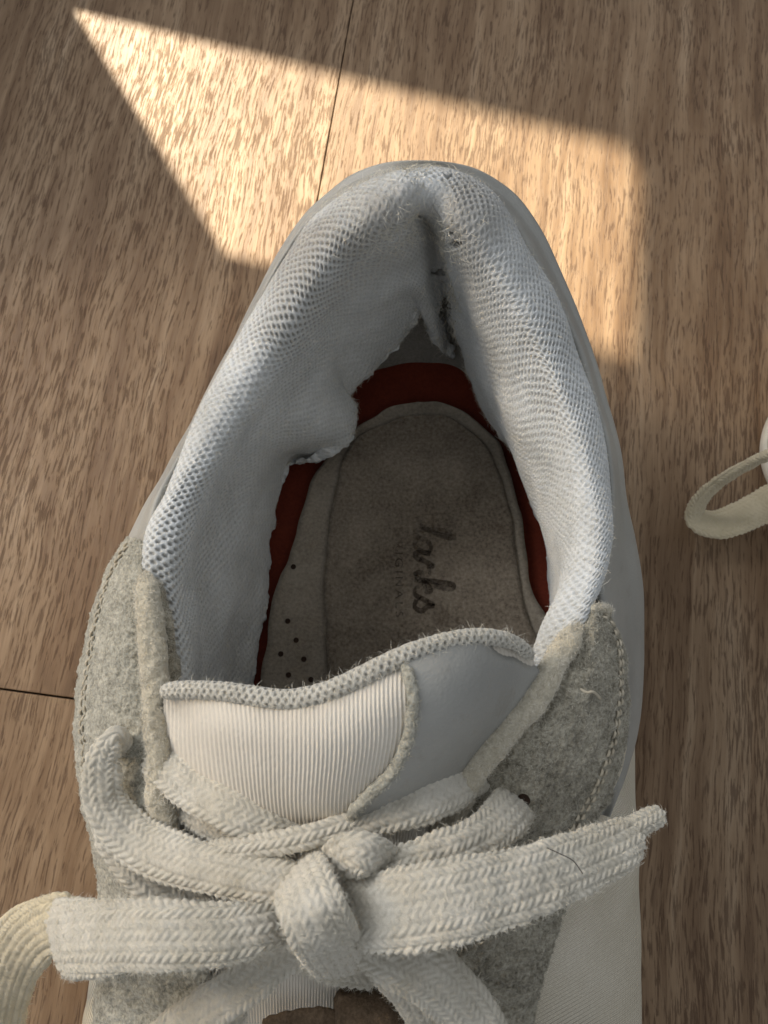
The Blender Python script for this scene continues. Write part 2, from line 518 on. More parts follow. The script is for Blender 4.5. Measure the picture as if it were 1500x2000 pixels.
# ---- collar lining (knit)
ST = [  # C0 outer seam, C1 crest, C2 inner bulge, C3 lower edge
 ((300,1420,86),(330,1420,85),(400,1420,62),(488,1430,34)),
 ((282,1250,86),(322,1250,86),(405,1260,62),(497,1330,34)),
 ((276,1105,85),(306,1105,89),(402,1130,68),(515,1180,36)),
 ((290,1020,82),(330,1000,87),(430,1010,68),(535,1020,37)),
 ((345,900,80),(390,890,85),(490,905,66),(572,908,40)),
 ((380,830,79),(427,828,84),(525,850,66),(608,895,42)),
 ((410,770,79),(462,768,84),(560,800,66),(655,882,44)),
 ((440,708,79),(492,712,85),(590,750,67),(688,845,45)),
 ((470,650,80),(522,658,86),(620,705,68),(692,792,46)),
 ((500,592,81),(552,606,88),(642,664,70),(684,768,47)),
 ((530,537,83),(582,555,90),(662,622,73),(742,708,50)),
 ((565,482,86),(612,508,93),(685,590,77),(778,668,53)),
 ((602,430,89),(645,465,96),(712,556,81),(806,634,56)),
 ((648,390,91),(684,430,98),(744,520,85),(818,606,60)),
 ((695,360,93),(724,402,100),(782,500,87),(832,640,53)),
 ((765,334,95),(782,375,101),(818,470,88),(866,692,42)),
 ((812,327,95),(816,362,100),(838,455,84),(872,668,42)),
 ((840,325,95),(842,362,99.8),(856,478,79),(872,640,44)),
 ((872,331,95),(870,370,99.8),(870,480,86),(873,610,52)),
 ((915,347,94),(898,395,100),(882,520,85),(886,655,53)),
 ((965,383,92),(938,440,98),(905,580,80),(905,705,50)),
 ((1005,433,89),(972,495,95),(930,650,76),(925,748,48)),
 ((1036,481,87),(1003,545,93),(950,700,73),(946,800,46)),
 ((1063,529,85),(1032,595,91),(968,745,71),(972,848,44)),
 ((1092,585,83),(1056,650,89),(990,800,70),(1000,892,43)),
 ((1117,641,82),(1080,702,88),(1012,850,69),(1020,940,41)),
 ((1154,748,80),(1115,800,86),(1040,920,68),(1042,1002,40)),
 ((1185,860,80),(1145,900,86),(1062,985,68),(1064,1050,39)),
 ((1198,960,81),(1158,990,87),(1078,1050,69),(1073,1105,38)),
 ((1196,1050,84),(1155,1085,89),(1086,1110,71),(1076,1170,38)),
 ((1180,1130,87),(1138,1160,91),(1083,1185,73),(1064,1232,40)),
 ((1150,1190,89),(1108,1225,91),(1064,1250,76),(1048,1300,45)),
 ((1100,1280,90),(1068,1310,90),(1040,1330,72),(1010,1360,40)),
]
C = np.array([[P(*q) for q in s] for s in ST])               # (n,4,3)
AXIS = np.array((0.004, 0.045))
def outdir(p):
    """horizontal direction away from the shoe's middle line"""
    y = np.clip(p[..., 1], -0.15, 0.058)
    d = np.stack([p[..., 0] + 0.002, p[..., 1] - y], -1)
    d = d / (np.linalg.norm(d, axis=-1, keepdims=True) + 1e-9)
    return np.concatenate([d, np.zeros(d.shape[:-1] + (1,))], -1)
od = outdir(C[:, 0])
tuck0 = C[:, 0] - od * 0.0005 + np.array((0, 0, -0.0045))
tuck1 = C[:, 3] + outdir(C[:, 3]) * 0.003 + np.array((0, 0, -0.0015))
c01 = C[:, 0] * .5 + C[:, 1] * .5 + np.array((0, 0, 0.0010)) + od * 0.0004
C[:, 1, 2] -= 0.0006
inw = -outdir(C[:, 1])
c12 = C[:, 1] + inw * 0.0030 + np.array((0, 0, -0.0034))
hw_ = np.exp(-((np.arange(len(ST)) - 17) / 1.6) ** 2)[:, None]        # the crease at the heel stays slack
c12 = c12 * (1 - hw_ * .4) + (C[:, 1] * .7 + C[:, 2] * .3) * hw_ * .4
CT = np.stack([tuck0, C[:, 0], c01, C[:, 1], c12, C[:, 2], C[:, 3], tuck1], 1)
NU, NV = 1180, 300
tu, LU = arclen_t(C[:, 1], NU)
V = crom(CT, NU, 0, t=tu)
# cross-section resampled evenly by mean arc length
mid = crom(CT.mean(0), 400)
sl_ = np.linalg.norm(np.diff(crom(CT, 200, 1), axis=1), axis=-1).mean(0)
sc_ = np.concatenate([[0], np.cumsum(sl_)])
tv = np.interp(np.linspace(0, sc_[-1], NV), sc_, np.linspace(0, 7, 200))
V = crom(V, NV, 1, t=tv)
vlen = np.concatenate([np.zeros((NU, 1)), np.cumsum(np.linalg.norm(np.diff(V, axis=1), axis=-1), 1)], 1) * 1000
umm = np.linspace(0, LU * 1000, NU)[:, None] + 0 * vlen
N = -grid_normals(V)
if (N[..., 2].mean() < 0): N = -N
wob = vnoise(V, 260.0) * 0.35
ku = umm + wob + 0.25 * np.sin(vlen * 0.5)
kv = vlen - vlen[:, :1] + vnoise(V, 300.0) * 0.2
au, bv = 1.5, 1.0
cell = np.cos(2 * np.pi * ku / au) * np.cos(np.pi * kv / bv)
hole = np.clip((cell - 0.05) / 0.5, 0, 1); hole = hole * hole * (3 - 2 * hole)
crest_v = np.interp(3.0, tv, np.arange(NV)); 
prof = np.clip(1.15 - np.clip((np.arange(NV) - crest_v) / (NV * 0.36), 0, 1) * 0.72, 0, 1)[None, :]
wear = np.clip(0.5 + 0.9 * vnoise(V, 55.0), 0.45, 1)
hcw = np.interp(17.0, tu, np.linspace(0, LU * 1000, NU))
hole = hole * prof * wear * (1 - 0.8 * np.exp(-((umm - hcw) / 5.0) ** 2) * (np.arange(NV)[None] > crest_v * 0.9))
def proj(p):
    c = p - np.array((0, 0, CAM_H)); d = c[..., 1] * math.sin(TILT) - c[..., 2] * math.cos(TILT)
    return c[..., 0] / d * F + 750, 1000 - (c[..., 1] * math.cos(TILT) + c[..., 2] * math.sin(TILT)) / d * F
ppx, ppy = proj(V)
jx, jy = vnoise(V, 900.) * 7, vnoise(V + 2, 900.) * 7
tear = np.zeros_like(ppx)                     # worn-through spots beside the heel crease
for tx, ty, ra, rb_ in ((893,474,7,5),(884,457,4,4),(868,603,7,20),(874,345,6,3),(815,421,5,3),(858,535,6,4),(876,640,4,7)):
    tear = np.maximum(tear, np.clip(1.6 - np.sqrt(((ppx + jx - tx) / ra) ** 2 + ((ppy + jy - ty) / rb_) ** 2) * 1.1, 0, 1))
hole = np.maximum(hole, tear * 2.2)
yarn = np.sin(2 * np.pi * (ku * 2 / au + kv * .5 / bv)) * 0.00004
sag = vnoise(V, 70.0) * 0.0011 + vnoise(V, 160.0) * 0.0004
Vd = V + N * (sag - hole * 0.00046 - tear * 0.0016 + yarn + vnoise(V, 1400.0) * 0.00007)[..., None]
# frayed lower edge
edge = np.clip((np.arange(NV) - NV * 0.88) / (NV * 0.12), 0, 1)[None, :, None]
Vd = Vd + edge * np.stack([vnoise(V, 230.0), vnoise(V + 3, 230.0), vnoise(V + 7, 230.0)], -1) * 0.0012 + edge * np.stack([vnoise(V, 800.0), vnoise(V + 3, 800.0), vnoise(V + 7, 800.0)], -1) * 0.0007
lining = grid('collar_lining', Vd, M['knit'], shoe, uv=np.stack([umm, vlen], -1))
at = lining.data.attributes.new('cell', 'FLOAT', 'POINT')
at.data.foreach_set('value', hole.ravel().astype(np.float32))
ucen = umm[np.argmax(C[:, 0, 1].repeat(1)) * 0 + NU // 2, 0]
hc = np.interp(17.0, tu, np.linspace(0, LU * 1000, NU))       # station of the heel crease
dirt = np.exp(-((umm - hc + 8) / 26.0) ** 2) * np.clip(0.62 + 0.7 * vnoise(V, 120.), 0.1, 1) * np.clip(1.25 - np.arange(NV)[None] / (NV * .75), 0, 1)
at = lining.data.attributes.new('dirt', 'FLOAT', 'POINT')
at.data.foreach_set('value', (dirt * 0.75).ravel().astype(np.float32))
up_w = np.clip(N[..., 2] + 0.1, 0.02, 1)
fibres('lining_fuzz', Vd, N, 6000, 0.0013, 0.00006, M['fibre'], lining, 0.5, 0.8, up_w)
hl = (np.exp(-((umm - umm[NU // 2]) / 9.0) ** 2) + 0.02) * (np.arange(NV)[None] < NV * 0.5)
fibres('heel_fray', Vd, N, 1800, 0.0022, 0.00007, M['fibre'], lining, 0.45, 0.9, hl + 1e-9)
fibres('edge_fray', Vd, N, 1500, 0.0020, 0.00007, M['fibre'], lining, 0.3, 1.0, (np.abs(np.arange(NV) - NV * .93) < NV * .03)[None] * (ppy < 930) + 1e-9)
near = np.exp(-(((ppx - 888) / 26) ** 2 + ((ppy - 455) / 50) ** 2)) + np.exp(-(((ppx - 872) / 16) ** 2 + ((ppy - 600) / 60) ** 2)) + .5 * np.exp(-(((ppx - 820) / 40) ** 2 + ((ppy - 340) / 18) ** 2))
fibres('torn_threads', Vd, N, 900, 0.0030, 0.00011, M['fibre'], lining, 0.35, 1.1, near + 1e-9)

# ---- inner wall below the lining, footbed, insole
WB = [(478,1440,31),(488,1330,31),(506,1180,31),(524,1020,31),(556,910,31),(596,850,31),(648,782,31),(698,735,31),(745,712,31),
      (830,703,31),(905,714,31),(950,780,31),(1010,880,31),(1045,960,31),(1082,1040,31),(1098,1110,31),(1098,1180,31),(1085,1240,31),(1060,1330,31)]
wb = PL(WB)
oo = outdir(wb)
wt = wb + oo * 0.007 + np.array((0, 0, 0.022))
W = np.stack([wb - oo * .0015 + np.array((0, 0, -0.0015)), wb + np.array((0, 0, .002)), (wb + wt) / 2 + oo * .001, wt], 1)
W = crom(crom(W, 160, 0), 24, 1)
grid('heel_lining', W + outdir(W) * (vnoise(W, 150.0) * 0.0006)[..., None], M['wall_lining'], shoe)

ytoe = -0.165
fb_pts = [wb[0] + np.array((-.006, -.02, 0)), wb[0]] + list(crom(wb, 90)) + [wb[-1], wb[-1] + np.array((.004, -.02, 0))]
fb_pts += [np.array((.036, -0.09, .031)), np.array((.03, -.14, .031)), np.array((0, ytoe, .031)), np.array((-.03, -.14, .031)), np.array((-.042, -.09, .031))]
bm = bmesh.new()
fbv = [bm.verts.new((q + outdir(q) * 0.003)) for q in fb_pts]
fbv = [v for i, v in enumerate(fbv) if i == 0 or (v.co - fbv[i - 1].co).length > 1e-6]
f = bm.faces.new(fbv)
bmesh.ops.triangulate(bm, faces=[f])
bmesh.ops.recalc_face_normals(bm, faces=bm.faces)
if sum(f.normal.z for f in bm.faces) < 0: bmesh.ops.reverse_faces(bm, faces=bm.faces)
me = bpy.data.meshes.new('footbed'); bm.to_mesh(me); bm.free()
link('footbed', me, M['footbed'], shoe)

def slab(name, left, right, zmm, mat, dish, thick, n=120, m=40, wob=0.0):
    l = crom(PL([(a, b, zmm) for a, b in left]), n); r = crom(PL([(a, b, zmm) for a, b in right]), n)
    if wob:
        l = l + np.stack([vnoise(l, 200.), vnoise(l + 5, 200.), 0 * l[:, 0]], -1) * wob
        r = r + np.stack([vnoise(r, 200.), vnoise(r + 5, 200.), 0 * r[:, 0]], -1) * wob
    u = np.linspace(0, 1, m)[None, :, None]
    G = l[:, None] * (1 - u) + r[:, None] * u
    x = np.abs(u[..., 0] * 2 - 1)
    e = np.minimum(1, np.linspace(0, 6, n))[:, None]
    G[..., 2] += dish * (x ** 2.2) * e + dish * (1 - e)
    G[..., 2] += vnoise(G, 90.0) * 0.0003
    # rim turned down
    lo = G[:, :1].copy(); lo[..., 2] -= thick; ro = G[:, -1:].copy(); ro[..., 2] -= thick
    G = np.concatenate([lo, G, ro], 1)
    top = G[:1].copy(); top[..., 2] -= thick
    G = np.concatenate([top, G], 0)
    return grid(name, G, mat, shoe, flip=False), G
IL = [(815,787),(770,795),(720,822),(680,850),(640,890),(612,935),(595,990),(570,1070),(548,1130),(530,1200),(515,1290),(508,1340),(490,1450),(470,1600),(440,1800)]
IR = [(818,787),(862,790),(915,812),(958,848),(985,890),(998,935),(1015,1000),(1025,1070),(1032,1120),(1045,1165),(1070,1210),(1090,1260),(1100,1340),(1105,1450),(1100,1600)]
insole, IG = slab('insole', IL, IR, 33.5, M['insole'], 0.0008, 0.0022, wob=0.0006)
PLl = [(825,812),(770,820),(720,840),(690,864),(668,905),(655,960),(645,1010),(638,1080),(634,1150),(636,1230),(640,1300),(645,1400),(650,1550)]
PRr = [(828,812),(880,818),(920,842),(950,872),(968,905),(985,960),(998,1010),(1008,1080),(1018,1150),(1034,1215),(1052,1260),(1060,1330),(1060,1500)]
pad, PG = slab('insole_pad', PLl, PRr, 34.6, M['insole_pad'], 0.0003, 0.0014, wob=0.0004)
pad.parent = insole
bm = bmesh.new()
bmesh.ops.create_cone(bm, cap_ends=True, segments=14, radius1=0.00072, radius2=0.00060, depth=0.0006)
perf = bpy.data.meshes.new('perforation'); bm.to_mesh(perf); bm.free(); perf.materials.append(M['hole'])
for q in ((562,1213),(578,1250),(548,1277),(593,1287),(563,1318),(607,1327),(573,1107),(545,1350)):
    o = bpy.data.objects.new('perforation', perf); COL.objects.link(o); o.parent = insole
    p = P(q[0], q[1], 34.2)
    j = np.argmin(np.linalg.norm((IG[..., :2] - p[:2]).reshape(-1, 2), axis=1)); zz = IG.reshape(-1, 3)[j, 2]
    o.location = (p[0], p[1], zz - 0.0001)

# worn print on the insole: a script word with a line of small capitals below it, reading towards the toe
def stroke(pts, w):
    c = crom(np.array(pts, float), 40)
    t = np.gradient(c, axis=0); t /= np.linalg.norm(t, axis=1, keepdims=True) + 1e-9
    nn = np.stack([-t[:, 1], t[:, 0]], -1) * (w * (0.75 + 0.35 * np.abs(t[:, 1:2])))
    return c - nn, c + nn
GL = {  # glyph strokes: x along the line, y up, x-height 1
 'C': ([[(1.5,1.9),(1.3,2.3),(.75,2.2),(.2,1.4),(.15,.5),(.6,0),(1.2,.25),(1.6,.6)]], 1.5),
 'l': ([[(0,.3),(.5,1.3),(.75,2.2),(.5,2.3),(.28,1.4),(.25,.4),(.45,0),(.8,.3)]], .7),
 'a': ([[(.95,.85),(.6,1.0),(.15,.65),(.15,.15),(.5,0),(.9,.5),(1.0,.95)],[(1.0,.95),(.92,.3),(1.1,0),(1.45,.35)]], 1.3),
 'r': ([[(0,.3),(.35,.95),(.45,1.1),(.5,.85),(.95,.85),(.85,.3),(1.0,0),(1.3,.3)]], 1.15),
 'k': ([[(0,.3),(.55,1.4),(.7,2.2),(.45,2.3),(.28,1.4),(.15,0)],[(.2,.5),(.75,1.0),(.85,.7),(.35,.5),(.7,.1),(1.0,0),(1.3,.35)]], 1.2),
 's': ([[(0,.3),(.5,1.1),(.55,.85),(.85,.4),(.6,0),(.15,.1)]], 1.0),
}
verts, loops, starts = [], [], []
xx = 0.0
XH, LX = 36.0, 220.0
tot = sum(GL[ch][1] for ch in 'Clarks')
for ch in 'Clarks':
    ss, adv = GL[ch]
    for st in ss:
        a, b = stroke([(xx + q[0], q[1]) for q in st], 0.15)
        for i in range(len(a)):
            for q in (a[i], b[i]):
                pp = P(810 + q[1] * XH * 0.9, 978 + q[0] / tot * LX, 34.9)
                verts.append((pp[0], pp[1], 0.03545))
        base = len(verts) - 2 * len(a)
        for i in range(len(a) - 1):
            starts.append(len(loops)); loops += [base + 2 * i, base + 2 * i + 1, base + 2 * i + 3, base + 2 * i + 2]
    xx += adv
pv = np.array(verts)
def drop_to_pad(pv, eps):
    g = PG.reshape(-1, 3)
    for i in range(len(pv)):
        j = np.argmin((g[:, 0] - pv[i, 0]) ** 2 + (g[:, 1] - pv[i, 1]) ** 2)
        pv[i, 2] = g[j, 2] + eps
    return pv
PG = PG[1:, 1:-1]
pv = drop_to_pad(pv, 0.00018)
def fade_attr(o):
    co = np.array([v.co[:] for v in o.data.vertices])
    _, yy_ = proj(co)
    at = o.data.attributes.new('fade', 'FLOAT', 'POINT')
    at.data.foreach_set('value', np.clip((yy_ - 1000) / 90, 0.08, 1).astype(np.float32))
fade_attr(raw_mesh('logo_print', pv, loops, starts, M['print'], insole, smooth=False))
tc = bpy.data.curves.new('small_print', 'FONT'); tc.body = 'ORIGINALS'; tc.size = 0.0026; tc.space_character = 1.35
to = bpy.data.objects.new('small_print_source', tc); COL.objects.link(to)
dg = bpy.context.evaluated_depsgraph_get()
tm = bpy.data.meshes.new_from_object(to.evaluated_get(dg))
bpy.data.objects.remove(to)
tv_ = np.array([v.co[:] for v in tm.vertices]); o0 = P(772, 1030, 34.9); o1 = P(772, 1205, 34.9)
sc1 = np.linalg.norm(o1 - o0) / max(tv_[:, 0].max(), 1e-6)
for v, q in zip(tm.vertices, tv_): v.co = (o0[0] + q[1] * 1.0, o0[1] - q[0] * sc1, 0.0352)
cc = drop_to_pad(np.array([v.co[:] for v in tm.vertices]), 0.00018)
for v, q in zip(tm.vertices, cc): v.co = q
tm.materials.clear(); fade_attr(link('small_print', tm, M['print'], insole))

# ---- outer shell: leather heel counter
HC = [
 ((276,1100,83),(248,1064,70)), ((288,1035,82),(262,1037,69)), ((300,985,81),(292,985,68)), ((345,900,79),(345,897,68)), ((410,770,78),(412,768,69)),
 ((470,650,79),(471,650,70)), ((530,537,82),(526,543,73)), ((602,430,87),(590,446,77)), ((648,390,90),(643,392,80)),
 ((695,360,92),(694,358,83)), ((770,334,94),(760,344,86)), ((840,325,93),(840,342,87)), ((919,347,93),(917,349,85)),
 ((965,383,91),(977,381,82)), ((1005,433,88),(1031,431,79)), ((1063,529,84),(1085,527,74)), ((1117,641,81),(1132,641,71)),
 ((1154,748,79),(1168,748,70)), ((1185,860,79),(1203,870,68)), ((1198,960,80),(1221,980,66)), ((1192,1050,82),(1237,1050,64)),
 ((1180,1120,84),(1250,1120,62)), ((1185,1200,84),(1257,1200,60)), ((1205,1280,83),(1256,1290,60)), ((1210,1360,81),(1251,1360,60)),
 ((1195,1450,80),(1240,1450,60)), ((1172,1530,79.5),(1215,1530,70)), ((1160,1590,79.5),(1186,1592,77)),
]
def shell(name, pairs, mat, n, m, lower=True, thick=0.0, bulge=0.0003, noise=0.0):
    c0 = PL([a for a, b in pairs]); s = PL([b for a, b in pairs])
    od = outdir(s)
    rows = [c0 - od * .002 + np.array((0, 0, -.003)), c0, (c0 + s) / 2 + od * bulge + np.array((0, 0, bulge)), s]
    if lower:
        low = s.copy(); low[:, 2] = np.maximum(.044 + 0 * s[:, 2], .03); low -= od * 0.0012
        lo2 = s.copy(); lo2[:, 2] = .018; lo2 -= od * 0.001
        rows += [low, lo2]
    G = np.stack(rows, 1)
    t, L = arclen_t(s, n)
    G = crom(crom(G, n, 0, t=t), m, 1)
    if noise: G = G + outdir(G) * (vnoise(G, 120.) * noise)[..., None]
    uv = np.stack(np.broadcast_arrays((np.linspace(0, L, n) * 1000)[:, None], np.linspace(0, 60, m)[None]), -1)
    return grid(name, G, mat, shoe, uv=uv), G
heel, _ = shell('heel_counter', HC, M['leather'], 260, 40, noise=0.0004)

CR = [((1205,1470,79),(1238,1440,58)), ((1190,1530,78.5),(1240,1520,58)), ((1168,1580,78.5),(1243,1580,58)), ((1140,1620,78.5),(1246,1640,57)), ((1100,1740,76.5),(1249,1740,56)), ((1065,1840,74.5),(1251,1840,55)),
      ((1045,1920,72.5),(1252,1920,54)), ((1025,2000,70.5),(1253,2000,53)), ((1000,2120,68),(1253,2120,52)), ((980,2250,64),(1250,2250,50))]
shell('side_panel', CR, M['canvas'], 160, 60, noise=0.0004)
CLf = [((260,1860,70),(200,1850,50)), ((250,1900,69),(177,1905,49)), ((245,1950,68),(169,1955,48)), ((240,2000,66),(160,2000,47)), ((235,2120,64),(146,2120,46)), ((232,2250,62),(140,2250,45))]
shell('side_panel', CLf, M['canvas'], 80, 40)

# ---- suede eyestays
def suede(name, rows_px, mat, n, m, lower=None, amp=0.00030, fcount=9000, flip=False, turn=True):
    G = np.array([[P(*q) for q in r] for r in rows_px])
    ex = []
    if lower == 'left':      # wall that continues down to the sole on the outer side
        s = G[:, 0]; od = outdir(s)
        a = s.copy(); a[:, 2] = .045; a -= od * .0015
        b = s.copy(); b[:, 2] = .018; b -= od * .001
        G = np.concatenate([b[:, None], a[:, None], G], 1)
    if turn:                 # cut edge turned down into the panel below
        e = G[:, -1].copy(); e[:, 2] -= .0022; G = np.concatenate([G, e[:, None]], 1)
    t, L = arclen_t(G[:, G.shape[1] // 2], n)
    G = crom(crom(G, n, 0, t=t), m, 1)
    N = grid_normals(G)
    if N[..., 2].mean() < 0: N = -N
    G = G + N * (vnoise(G, 1300.) * amp + vnoise(G, 2600.) * amp * .5 + vnoise(G, 350.) * amp * 0.9)[..., None]
    o = grid(name, G, mat, shoe)
    wgt = np.clip(N[..., 2] + 0.35, 0.0, 1) + 1e-6
    fibres('suede_fuzz', G, N, fcount, 0.00062, 0.00007, M['fibre_grey'], o, 0.35, 0.7, wgt)
    return o, G, N
EL = [((252,1052,72),(264,1052,80),(278,1056,84)), ((214,1110,67),(246,1108,83),(276,1110,88)), ((186,1180,66),(228,1180,85),(276,1182,89.5)),
      ((167,1260,66),(215,1260,86),(278,1262,90)), ((151,1350,66),(210,1350,86),(282,1352,90)), ((147,1450,66),(210,1450,86),(290,1452,90)),
      ((157,1550,66),(225,1550,86),(302,1552,89.5)), ((178,1640,66),(245,1640,85),(322,1642,88.5)), ((190,1720,66),(265,1720,83),(348,1722,86.5)),
      ((193,1800,65),(280,1800,80),(372,1800,84)), ((188,1900,64),(290,1900,77),(396,1900,81)), ((180,2000,62),(296,2000,74),(415,2000,78)),
      ((172,2120,60),(300,2120,71),(430,2120,75)), ((168,2250,58),(305,2250,67),(440,2250,71))]
eyeL, EG, EN = suede('eyestay', EL, M['suede'], 520, 230, lower='left', fcount=32000)
ER = [((1136,1206,90),(1160,1197,91),(1183,1192,87)), ((1108,1258,91.5),(1165,1250,92),(1213,1250,86.5)), ((1066,1320,92),(1150,1325,92),(1224,1330,84.5)),
      ((1030,1380,92.5),(1130,1395,91.5),(1226,1400,83.5)), ((990,1432,92.5),(1105,1458,90.5),(1212,1480,82.5)), ((942,1490,92),(1065,1530,89.5),(1182,1565,81.5)),
      ((902,1553,90.5),(1025,1595,88),(1148,1625,81)), ((876,1612,88.5),(995,1665,86),(1110,1740,79)), ((856,1680,86),(970,1750,83),(1075,1840,77)),
      ((842,1780,83),(952,1850,80),(1055,1920,75)), ((832,1900,80),(932,1945,77),(1035,2000,73)), ((822,2050,76),(912,2085,74),(1010,2120,70.5)), ((816,2200,72),(902,2225,70),(990,2250,66.5))]
eyeR, RG, RN = suede('eyestay', ER, M['suede_brown'], 520, 200, fcount=32000)

# rolled edges
def rolled(name, pts, rad, mat, flat, fc, taper=0.12, n=260):
    o, V, N = tube(name, PL(pts), rad, mat, shoe, seg=36, n=n, flat=flat, taper=taper,
                   disp=lambda V: vnoise(V, 1400.) * 0.00024 + vnoise(V, 300.) * 0.0004)
    fibres('edge_fuzz', V, N, fc, 0.0009, 0.00006, M['fibre'], o, 0.4, 0.7, np.clip(N[..., 2] + .3, 0, 1) + 1e-6)
    return o
rolled('rolled_edge', [(284,1118,89),(293,1200,90.5),(300,1300,91),(306,1400,91),(311,1500,90.5),(318,1580,89.5),(332,1650,87.5),(352,1720,85)], [.0018,.0021,.0021,.002,.002,.002,.0019,.0018], M['suede_edge'], 1.0, 7000)
rolled('facing_strip', [(300,1135,89),(322,1190,88.5),(333,1260,88),(336,1330,87),(334,1400,86)], .0010, M['suede_brown'], 1.3, 1200)
rolled('rolled_edge', [(1133,1212,91),(1098,1270,92.5),(1060,1330,93),(1020,1390,93.3),(970,1446,93.3),(923,1508,92.3),(890,1570,90.8),(868,1630,88.5),(852,1700,86)], [.0017,.0021,.0023,.0023,.0024,.0024,.0023,.002,.0018], M['suede_edge'], 0.85, 7000)
rolled('heel_piping', [(1150,1190,90),(1160,1187,90.5),(1172,1186,89.5),(1190,1196,87.5)], .0009, M['suede_edge'], 1.0, 500)

# stitch rows on the suede
def stitches(name, pts, G, N, pitch, length, rad, parent):
    t, L = arclen_t(PL(pts), max(4, int(0)))if False else (None, None)
    c = PL(pts); cu_ = crom(c, 600)
    s = np.concatenate([[0], np.cumsum(np.linalg.norm(np.diff(cu_, axis=0), axis=1))])
    g = G.reshape(-1, 3); gn = N.reshape(-1, 3)
    verts, loops, starts = [], [], []
    pos = 0.0
    while pos + length < s[-1]:
        ln = length * RNG.uniform(.85, 1.1)
        a = np.array([np.interp(pos, s, cu_[:, k]) for k in range(3)]); b = np.array([np.interp(pos + ln, s, cu_[:, k]) for k in range(3)])
        fr = []
        for q in (a, b):
            j = np.argmin(((g - q)[:, :2] ** 2).sum(1)); fr.append((g[j], gn[j]))
        a, b, nn = fr[0][0], fr[1][0], fr[0][1]
        d = (b - a) / (np.linalg.norm(b - a) + 1e-9); sdv = np.cross(d, nn)
        base = len(verts)
        for k, e in enumerate((0, .2, .5, .8, 1)):
            rr = rad * (0.3, .9, 1, .9, .3)[k]; h = (0., .00018, .00026, .00018, 0.)[k]
            for q in range(6):
                an = q / 6 * 2 * math.pi
                verts.append(a + (b - a) * e + nn * (h + rr * math.sin(an)) + sdv * rr * math.cos(an))
        for k in range(4):
            for q in range(6):
                starts.append(len(loops)); loops += [base + k * 6 + q, base + k * 6 + (q + 1) % 6, base + (k + 1) * 6 + (q + 1) % 6, base + (k + 1) * 6 + q]
        pos += pitch
    o = raw_mesh(name, np.array(verts), loops, starts, M['thread'], parent); o['kind'] = 'stuff'
    return o
stitches('stitching', [(1165,1208,87),(1192,1225,87),(1207,1290,87),(1210,1370,87),(1200,1450,87),(1175,1530,87),(1140,1600,87),(1100,1700,87)], RG, RN, .0016, .0013, .00026, eyeR)
stitches('stitching', [(1172,1201,87),(1203,1235,87),(1216,1310,87),(1217,1390,87),(1206,1465,87),(1179,1548,87),(1146,1612,87),(1106,1720,87)], RG, RN, .0016, .0013, .00026, eyeR)
stitches('stitching', [(1118,1262,87),(1080,1325,87),(1045,1385,87),(1000,1440,87),(950,1500,87),(912,1565,87),(885,1625,87)], RG, RN, .0017, .0011, .00014, eyeR)
stitches('stitching', [(262,1075,76),(232,1105,76),(205,1180,76),(188,1260,76),(174,1350,76),(170,1450,76),(180,1550,76),(198,1640,76)], EG, EN, .0017, .0013, .00025, eyeL)
stitches('stitching', [(258,1064,76),(222,1112,76),(195,1185,76),(178,1262,76),(164,1350,76),(160,1450,76),(170,1550,76),(188,1640,76)], EG, EN, .0017, .0013, .00025, eyeL)

# open eyelet on the right eyestay
bm = bmesh.new()
bmesh.ops.create_cone(bm, cap_ends=True, segments=20, radius1=0.0012, radius2=0.0009, depth=0.003)
me = bpy.data.meshes.new('eyelet'); bm.to_mesh(me); bm.free()
eye = link('eyelet', me, M['hole'], eyeR)
p = P(1020, 1557, 89.5); j = np.argmin(((RG.reshape(-1, 3) - p)[:, :2] ** 2).sum(1))
eye.location = RG.reshape(-1, 3)[j] + np.array((0, 0, -0.0011))
eye.rotation_euler = Vector(RN.reshape(-1, 3)[j]).to_track_quat('Z', 'Y').to_euler()

# ---- tongue
TR = [
 [(322,1352,95),(430,1350,101),(560,1367,104),(680,1335,106),(800,1277,106),(930,1246,103),(1042,1290,95)],
 [(320,1400,92),(435,1410,102),(560,1425,105.5),(680,1400,107.5),(800,1345,107.5),(930,1318,103.5),(1048,1330,92)],
 [(318,1450,90),(440,1470,100),(560,1490,104),(680,1470,106),(800,1425,105.5),(920,1400,101),(1040,1370,89)],
 [(325,1520,87),(450,1550,96),(560,1570,99.5),(670,1565,101),(780,1530,100),(890,1485,95.5),(990,1440,86)],
 [(360,1620,83),(470,1650,89),(570,1665,91.5),(670,1662,92.5),(770,1635,91),(850,1605,88),(920,1550,82)],
 [(390,1760,79),(480,1770,83),(570,1775,85),(660,1775,85.5),(750,1765,84.5),(810,1745,82),(870,1700,78)],
 [(415,1950,75),(490,1955,77),(570,1955,78.5),(650,1955,79),(725,1955,78.5),(785,1950,77),(840,1930,74)],
 [(430,2160,70),(500,2165,72),(570,2165,73),(650,2165,73),(720,2165,73),(770,2160,72),(820,2150,69)],
]
TG = np.array([[P(*q) for q in r] for r in TR])
back = TG[0] + np.array((0, -0.002, -0.018)); back2 = TG[0] + np.array((0, 0.0006, -0.004))
TGb = np.concatenate([back[None], back2[None], TG], 0)
nT, mT = 240, 760
TS = crom(crom(TGb, nT, 0), mT, 1)
TN = grid_normals(TS)
if TN[..., 2].mean() < 0: TN = -TN
ul = np.linspace(0, 1, mT)[None]
rib = np.cos(2 * np.pi * ul * 84)
TSr = TS + TN * (rib * 0.00007 + vnoise(TS, 2500.) * 0.00003)[..., None]
tongue = grid('tongue', TSr, M['rib'], shoe)
